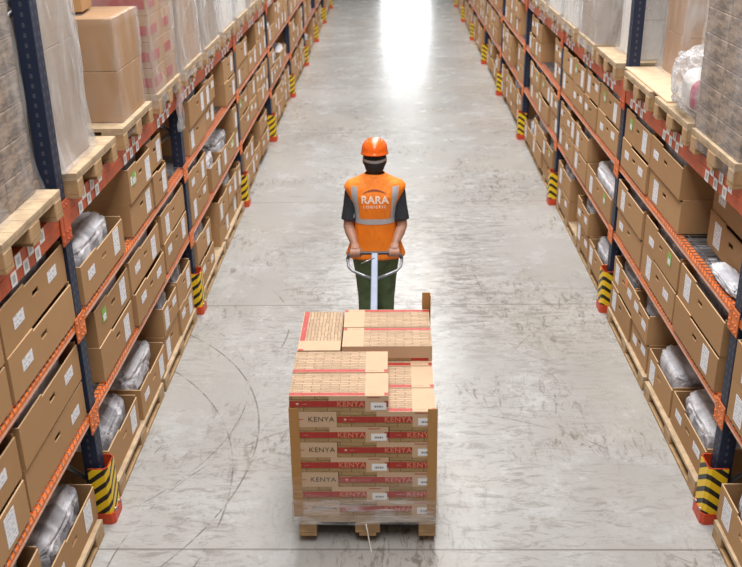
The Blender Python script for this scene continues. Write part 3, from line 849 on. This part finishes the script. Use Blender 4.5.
fcarton(LX0 + CWd + CL / 2 + .004, LY0 + CWd * 2.5 + .07, z, PI, 'topmost flower carton at the back right, nearer of two', top=True)
fcarton(LX0 + CWd + CL / 2 + .002, LY0 + CWd * 3.5 + .078, z, PI, 'topmost flower carton at the back right, farther of two', top=True)

# cardboard corner boards
def corner(h, sx, sy):
    m_ = MB(); a = .055; t = .004
    m_.prism([(0, 0), (a * sx, 0), (a * sx, t * sy), (t * sx, t * sy), (t * sx, a * sy), (0, a * sy)], 0, h, 'z'); return m_.mesh('corner_board', 'board_edge')
e = .0045
put('corner_board', corner(.73, 1, 1), None, (LX0 - e, LY0 - e, zt0 - .005), cat='corner board', label='brown cardboard corner board at the front left of the load')
put('corner_board', corner(.725, -1, 1), None, (LX1 + .01 + e, LY0 - e, zt0 - .005), cat='corner board', label='brown cardboard corner board at the front right of the load')
put('corner_board', corner(.91, -1, -1), None, (LX1 + .012 + e, 5.72, zt0 - .005), cat='corner board', label='tall brown corner board sticking up at the back right of the load')
# film round the foot of the load
f = rounded_shell(LX0 - .006, LX1 + .018, LY0 - .008, 5.73, PZ + .095, PZ + .268, 3.3, .008, .002, top=False)
put('stretch_film', f.mesh('stretch_film', 'film_band'), None, cat='stretch film', label='shiny clear stretch film wrapped round the foot of the flower carton load')
f = rounded_shell(LX0 - .004, LX1 + .016, LY0 - .006, 5.728, PZ + .262, PZ + .43, 8.3, .006, .0, top=False)
put('stretch_film', f.mesh('stretch_film', 'film_veil'), None, cat='stretch film', label='thin clear stretch film round the third and fourth carton layers')
m_ = MB(); m_.tube([(-.16, LY0 - .02, PZ + .10), (-.15, LY0 - .03, PZ + .04), (-.135, LY0 - .05, .004), (-.13, LY0 - .09, .004)], .004, 6)
put('strap_end', m_.mesh('strap_end', 'string'), None, cat='strap', label='pale loose strap end hanging below the pallet front to the floor')

# ---- hand pallet truck
JX = -.131
jk = put('pallet_truck', None, None, (JX, 5.95, 0), 0, label='grey hand pallet truck under the flower carton pallet, pulled by worker', cat='pallet truck')
for s in (-1, 1):
    m_ = MB(); x = s * .19 - .02
    m_.prism([(x - .075, .085), (x - .06, .13), (x + .06, .13), (x + .075, .085), (x + .065, .085), (x + .055, .12), (x - .055, .12), (x - .065, .085)], -1.28, -.12, 'y')
    put('fork', m_.mesh('fork', 'steel_blue'), jk)
    m_ = MB(); m_.tube([(x - .045, -1.12, .04), (x + .045, -1.12, .04)], .04, 16); put('load_roller', m_.mesh('load_roller', 'black_rubber'), jk)
m_ = MB(); m_.box(-.27, .23, -.14, -.06, .085, .34); m_.bevel(.012, 2); m_.tube([(-.02, .02, .15), (-.02, .02, .46)], .045, 16); m_.box(-.10, .06, -.06, .06, .16, .22)
put('pump_body', m_.mesh('pump_body', 'steel_blue'), jk)
m_ = MB()
for s in (-1, 1): m_.tube([(s * .05 - .045, .03, .09), (s * .05 + .005, .03, .09)], .09, 20)
put('steer_wheel', m_.mesh('steer_wheel', 'black_rubber'), jk)
B0, B1 = Vector((-.008, .03, .40)), Vector((0, .735, 1.0))     # shaft line: base and grip bar
ax = (B1 - B0).normalized(); up = Vector((1, 0, 0)).cross(ax)
m_ = MB(); m_.rings([[B0.lerp(B1, t_) + Vector((a_ * w2, 0, 0)) + up * (b_ * .016) for a_, b_ in ((-1, -.6), (-.8, -1), (.8, -1), (1, -.6), (1, .6), (.8, 1), (-.8, 1), (-1, .6))] for t_, w2 in ((0, .027), (.5, .026), (.99, .0245))], smooth=False)
put('shaft', m_.mesh('shaft', 'steel_blue'), jk)
m_ = MB()
def on(u, s): return B1 + ax * u + Vector((s, 0, 0))
loop = [on(-.16, -.0)]
left = [on(-.215, -.02), on(-.185, -.09), on(-.15, -.165), on(-.115, -.195), on(-.05, -.205), on(-.014, -.192), on(0, -.16)]
right = [Vector((2 * B1.x - p_.x, p_.y, p_.z)) for p_ in left][::-1]
m_.tube(left[:5], .011, 8); m_.tube(right[2:], .011, 8)
put('loop_tube', m_.mesh('loop_tube', 'handle_grey'), jk, label='grey tube loop')
m_ = MB(); m_.tube(left[4:] + [on(0, -.05), on(0, .05)] + right[:3], .0135, 10)
put('grip_bar', m_.mesh('grip_bar', 'handle_dark'), jk, label='black grip bar')
m_ = MB(); m_.tube([on(-.05, 0) + up * .012, on(-.075, -.05) + up * .02, on(-.10, -.10) + up * .022], .006, 6); put('release_lever', m_.mesh('release_lever', 'galv'), jk, label='silver release lever')

# ------------------------------------------------------------------ worker
WX, WY = -.128, 6.95
def capsule(m_, pts, rad, n=14):
    m_.tube(pts, rad, n, cap=True)
    for p_, r_ in zip(pts, rad): m_.ball(p_, r_ * .995, 8)
def fused(m_, name, mat, vox, smooth=6):
    me = m_.mesh(name, mat); o = bpy.data.objects.new(name, me); COL.objects.link(o)
    a = o.modifiers.new('r', 'REMESH'); a.mode = 'VOXEL'; a.voxel_size = vox; a.use_smooth_shade = True
    s_ = o.modifiers.new('s', 'SMOOTH'); s_.iterations = smooth; s_.factor = .5
    me = evaluated(o, name); me.materials.clear(); me.materials.append(M[mat])
    for p_ in me.polygons: p_.use_smooth = True
    return me
wk = put('worker', None, None, (WX, WY, 0), 0, cat='person',
         label='person seen from behind in orange helmet, hi-vis vest and green trousers, pulling the pallet truck')
GBx = JX - WX; GY = 5.95 + B1.y - WY; GZ = B1.z         # grip bar in the worker's frame
body = MB()
capsule(body, [(0, .0, .93), (0, -.005, 1.10), (0, .0, 1.28), (0, -.005, 1.40)], [.125, .115, .13, .115])
capsule(body, [(-.15, 0, 1.43), (0, -.01, 1.45), (.15, 0, 1.43)], [.06, .08, .06])
capsule(body, [(0, -.012, 1.46), (0, .005, 1.56), (0, .015, 1.60)], [.062, .055, .056])
# head with face looking along +y
body.ball((0, .03, 1.650), (.077, .098, .115), 14); body.ball((0, .055, 1.595), (.06, .075, .065), 10)
body.tube([(0, .118, 1.665), (0, .14, 1.630), (0, .118, 1.620)], [.010, .017, .012], 8); body.ball((0, .112, 1.680), (.05, .018, .012), 8); body.ball((0, .115, 1.593), (.025, .012, .010), 8); body.ball((0, .108, 1.555), (.028, .02, .02), 8)
for s in (-1, 1):
    body.ball((s * .081, .028, 1.64), (.012, .022, .034), 8)
    # legs
    fy = -.09 if s < 0 else .13
    capsule(body, [(s * .085, 0, .92), (s * .076, .03, .50), (s * .072, fy - .01, .10)], [.09, .058, .042])
    capsule(body, [(s * .072, fy - .03, .05), (s * .078, fy + .16, .04)], [.04, .036])
    # arm: shoulder, elbow, wrist, and a hand closed over the grip bar
    hx = GBx + s * .148
    sh, el, wr = Vector((s * .168, .0, 1.40)), Vector((s * .205, -.065, 1.145)), Vector((hx + s * .008, GY + .065, GZ + .055))
    capsule(body, [sh, sh.lerp(el, .5), el, el.lerp(wr, .35), wr], [.056, .05, .041, .042, .028])
    body.tube([wr, Vector((hx, GY + .03, GZ + .045)), Vector((hx, GY - .002, GZ + .031))], [.028, .036, .034], 12, ell=.5)
    def rb(ang, r_): return (GY + r_ * math.cos(ang), GZ + r_ * math.sin(ang))
    for i, (fx, kl) in enumerate(((-.033, .92), (-.011, 1.06), (.011, 1.0), (.033, .82))):
        fx = hx - s * fx
        angs = [math.radians(a_) for a_ in (85, 135, 135 + 62 * kl, 135 + 122 * kl)]
        pts = [(fx, *rb(a_, .026 if i_ else .031)) for i_, a_ in enumerate(angs)]
        mids = []
        for i_ in range(3):
            am = (angs[i_] + angs[i_ + 1]) / 2; mids += [pts[i_], (fx, *rb(am, .026))]
        mids.append(pts[3])
        body.tube(mids, [.0098, .0095, .0092, .0088, .0084, .0078, .0068], 8)
        body.ball(pts[3], .0068, 5); body.ball(pts[1], .0098, 5)
    th = [(hx - s * .022, GY + .04, GZ + .035), (hx - s * .045, GY + .03, GZ + .008), (hx - s * .044, *rb(math.radians(-70), .026)), (hx - s * .036, *rb(math.radians(-115), .027))]
    body.tube(th, [.014, .0115, .0098, .0075], 8); body.ball(th[-1], .0075, 5)
put('body', fused(body, 'body', 'skin', .0055, 3), wk)
m_ = MB()
for s in (-1, 1): m_.ball((s * .032, .116, 1.657), .010, 6)
put('eyes', m_.mesh('eyes', 'eye'), wk)
# hair: cap over the back and sides of the skull down to the nape
hm = MB(); hm.ball((0, .018, 1.655), (.089, .096, .118), 14); hm.ball((0, -.018, 1.61), (.075, .068, .07), 10); hm.ball((0, -.035, 1.575), (.06, .036, .04), 8)
bmesh.ops.delete(hm.bm, geom=[v for v in hm.bm.verts if v.co.y > .062], context='VERTS')
put('hair', hm.mesh('hair', 'hair'), wk, label='short dark hair')
# helmet
def helmet():
    m_ = MB(); rr = []; n = 40
    HZ = 1.702
    prof = [(1.16, -.006), (1.155, .0), (1.04, .006), (1.0, .02), (.985, .04), (.93, .062), (.80, .084), (.58, .099), (.3, .106), (.1, .108)]
    for f_, dz in prof:
        ring = []
        for i in range(n):
            a = 2 * PI * i / n; cx, sy = math.cos(a), math.sin(a)
            rx, ry = .098 * f_, .124 * f_
            if f_ > 1.1: 
                ry = .128 * (1.32 if sy > 0 else 1.05) if sy > 0 else .128 * 1.06
                rx = .098 * 1.07
            ring.append((rx * cx, .022 + ry * sy, HZ + dz + (.012 * max(0, -sy) if dz < .03 else 0)))
        rr.append(ring)
    m_.rings(rr, cap0=False)
    ob = put('helmet_tmp', m_.mesh('helmet_shell', 'helmet')); so = ob.modifiers.new('s', 'SOLIDIFY'); so.thickness = .004; so.offset = -1
    return evaluated(ob, 'helmet_shell')
hl = put('helmet', helmet(), wk, label='orange safety helmet')
m_ = MB()
for s in (-1, 1): m_.tube([(s * .05, -.05, 1.783), (s * .052, 0, 1.799), (s * .048, .07, 1.796)], .006, 6)
put('helmet_ridge', m_.mesh('helmet_ridge', 'helmet'), hl)
m_ = MB(); rr = []
for z, e_ in ((1.652, .0), (1.674, .002)):
    rr.append([((.090 + e_) * math.cos(a), .018 + (.100 + e_) * math.sin(a), z - .008 * math.cos((a - 1.5 * PI) * 1.2)) for a in [PI + PI * i / 20 for i in range(21)]])
m_.rings(rr, closed=False, cap0=False, cap1=False)
put('harness_band', m_.mesh('harness_band', 'harness'), hl, label='grey harness band')
# trousers and boots
tr = MB()
capsule(tr, [(0, 0, .90), (0, .0, .98)], [.138, .13]); tr.ball((0, -.02, .91), (.155, .125, .11), 12)
for s in (-1, 1):
    fy = -.09 if s < 0 else .13
    capsule(tr, [(s * .083, -.005, .89), (s * .076, .01, .70), (s * .074, .03, .50), (s * .073, (fy + .03) / 2, .30), (s * .072, fy - .01, .09)], [.105, .088, .072, .068, .062])
put('trousers', fused(tr, 'trousers', 'trousers', .009, 4), wk)
for s in (-1, 1):
    fy = -.09 if s < 0 else .13; bt = MB()
    capsule(bt, [(s * .072, fy - .025, .062), (s * .074, fy + .06, .06), (s * .078, fy + .165, .052)], [.056, .054, .046])
    bt.tube([(s * .072, fy - .01, .06), (s * .072, fy - .01, .16)], [.06, .056], 12); bt.box(s * .075 - .05, s * .075 + .05, fy - .075, fy + .205, .001, .03)
    put('boot', fused(bt, 'boot', 'boots', .007, 3), wk)
# t-shirt: torso plus short sleeves
ts = MB()
capsule(ts, [(0, 0, 1.0), (0, 0, 1.2), (0, -.005, 1.38)], [.135, .135, .13]); capsule(ts, [(-.14, 0, 1.40), (0, -.01, 1.435), (.14, 0, 1.40)], [.064, .085, .064])
for s in (-1, 1):
    sh, el = Vector((s * .168, .0, 1.40)), Vector((s * .205, -.065, 1.145)); lo = sh.lerp(el, .83)
    ts.tube([sh, sh.lerp(el, .4), lo], [.066, .063, .066], 16); ts.ball(sh, .064, 8)
put('tshirt', fused(ts, 'tshirt', 'tshirt', .008, 3), wk, label='dark navy t-shirt')
# hi-vis vest
VP = [(.90, .232, .168, .0), (.95, .214, .163, .0), (1.02, .192, .157, 0), (1.12, .170, .152, 0), (1.22, .163, .152, 0), (1.32, .172, .153, -.004),
      (1.40, .212, .142, -.006), (1.45, .238, .120, -.006), (1.485, .215, .102, -.006), (1.515, .145, .088, -.006), (1.54, .09, .076, -.006), (1.555, .074, .068, -.006)]
def vring(z, off=0.0, n=64):
    for i in range(len(VP) - 1):
        if VP[i][0] <= z <= VP[i + 1][0]: break
    t = (z - VP[i][0]) / (VP[i + 1][0] - VP[i][0])
    a_, b_, c_ = [VP[i][q] + (VP[i + 1][q] - VP[i][q]) * t for q in (1, 2, 3)]
    out = []
    for k in range(n):
        th_ = 2 * PI * k / n; cs, sn = math.cos(th_), math.sin(th_); pw = .78
        x, y = math.copysign(abs(cs) ** pw, cs) * (a_ + off), math.copysign(abs(sn) ** pw, sn) * (b_ + off) + c_
        wv = noise.noise(Vector((x * 9, y * 9, z * 4))) * .007
        out.append((x * (1 + wv), y + wv * 1.2, z))
    return out
vm = MB(); zs_ = [.90 + (1.555 - .90) * i / 46 for i in range(47)]
vm.rings([vring(min(z, 1.5549)) for z in zs_], cap0=False, cap1=False)
bvh = BVHTree.FromBMesh(vm.bm)
o = put('v', vm.mesh('vest', 'vest')); so = o.modifiers.new('s', 'SOLIDIFY'); so.thickness = .004; so.offset = -1
vest = put('hi_vis_vest', evaluated(o, 'hi_vis_vest'), wk, label='orange hi-vis vest')
def on_back(x, z, off=.0025):
    h = bvh.ray_cast(Vector((x, -1, z)), Vector((0, 1, 0)))
    return Vector((x, h[0].y - off, z)) if h[0] else Vector((x, -.13, z))
# reflective bands: one round the waist, two down the back
m_ = MB(); m_.rings([vring(z, .003) for z in (1.188, 1.2, 1.215, 1.23)], cap0=False, cap1=False); put('reflective_band', m_.mesh('reflective_band', 'reflective'), vest, label='grey reflective band')
for s in (-1, 1):
    m_ = MB(); rows = []
    for i in range(18):
        z = 1.475 - (1.475 - .885) * i / 17
        t = min(1, i / 11); xc = s * (.158 - .028 * t)
        rows.append([on_back(xc + q * .0235, z) for q in (-1, -.5, 0, .5, 1)])
        if z < 1.20: break
    m_.rings(rows, closed=False, cap0=False, cap1=False); put('reflective_band', m_.mesh('reflective_band', 'reflective'), vest, label='grey reflective band')
def print_back(txt, size, zc, mat, sp=1.0, bold=0.0):
    me = text_mesh(txt, size, mat, .0, 'CENTER', sp, bold)
    bm = bmesh.new(); bm.from_mesh(me)
    bmesh.ops.subdivide_edges(bm, edges=[e_ for e_ in bm.edges if e_.calc_length() > .02], cuts=2)
    for v in bm.verts: v.co = on_back(v.co.x, v.co.y + zc, .0035)
    bm.to_mesh(me); bm.free()
    put('back_lettering', me, vest, label='white lettering on the back')
print_back('RARA', .080, 1.355, 'vest_print', 1.04, .0022)
print_back('LOGISTIC', .030, 1.318, 'vest_print', 1.45, .0006)
m_ = MB(); rows = []
for i in range(25):
    t = -1 + 2 * i / 24; x = t * .09; z = 1.452 - .026 * t * t; th_ = .0055 * (1 - t * t) + .001
    rows.append([on_back(x, z + th_, .0035), on_back(x, z - th_, .0035)])
m_.rings(rows, closed=False, cap0=False, cap1=False); put('back_arc', m_.mesh('back_arc', 'vest_ink'), vest, label='dark roof-like arc above the lettering')

# ------------------------------------------------------------------ light
W = bpy.data.worlds.new('world'); SC.world = W; W.use_nodes = True
bg = W.node_tree.nodes['Background']; bg.inputs[0].default_value = (1.0, .99, .975, 1); bg.inputs[1].default_value = .17
def area(name, loc, size, power, col=(1, .985, .97)):
    l = bpy.data.lights.new(name, 'AREA'); l.shape = 'RECTANGLE'; l.size, l.size_y = size; l.energy = power; l.color = col
    o = bpy.data.objects.new(name, l); COL.objects.link(o); o.location = loc
for i, y in enumerate((1.5, 6.5, 11.5, 16.5, 21.5, 26.5)):
    area('aisle_lamp', (.08, y, 7.8), (2.6, 4.8), 440)

# ------------------------------------------------------------------ camera
cam = bpy.data.cameras.new('camera'); co = bpy.data.objects.new('camera', cam); COL.objects.link(co)
F, P_, Yw, Rl, HC = 950.0, .4082, -.0243, .0146, 3.6412
cp, spn = math.cos(P_), math.sin(P_); cy, sy = math.cos(Yw), math.sin(Yw)
f_ = Vector((sy * cp, cy * cp, -spn)); x_ = Vector((cy, -sy, 0)); d_ = f_.cross(x_)
cr, sr = math.cos(Rl), math.sin(Rl)
xr = cr * x_ + sr * d_; dr_ = -sr * x_ + cr * d_
mw = Matrix((xr, -dr_, -f_)).transposed().to_4x4(); mw.translation = (0, 0, HC)
co.matrix_world = mw
cam.sensor_width = 36; cam.lens = F / 742 * 36; cam.clip_start = .05; cam.clip_end = 200
cam.dof.use_dof = True; cam.dof.focus_distance = 6.2; cam.dof.aperture_fstop = 2.7
SC.camera = co
SC.view_settings.view_transform = 'Standard'; SC.view_settings.look = 'None'
SC.view_settings.gamma = 1.0; SC.view_settings.use_curve_mapping = False
SC.view_settings.exposure = -0.05
SC.cycles.max_bounces = 6; SC.cycles.transparent_max_bounces = 16
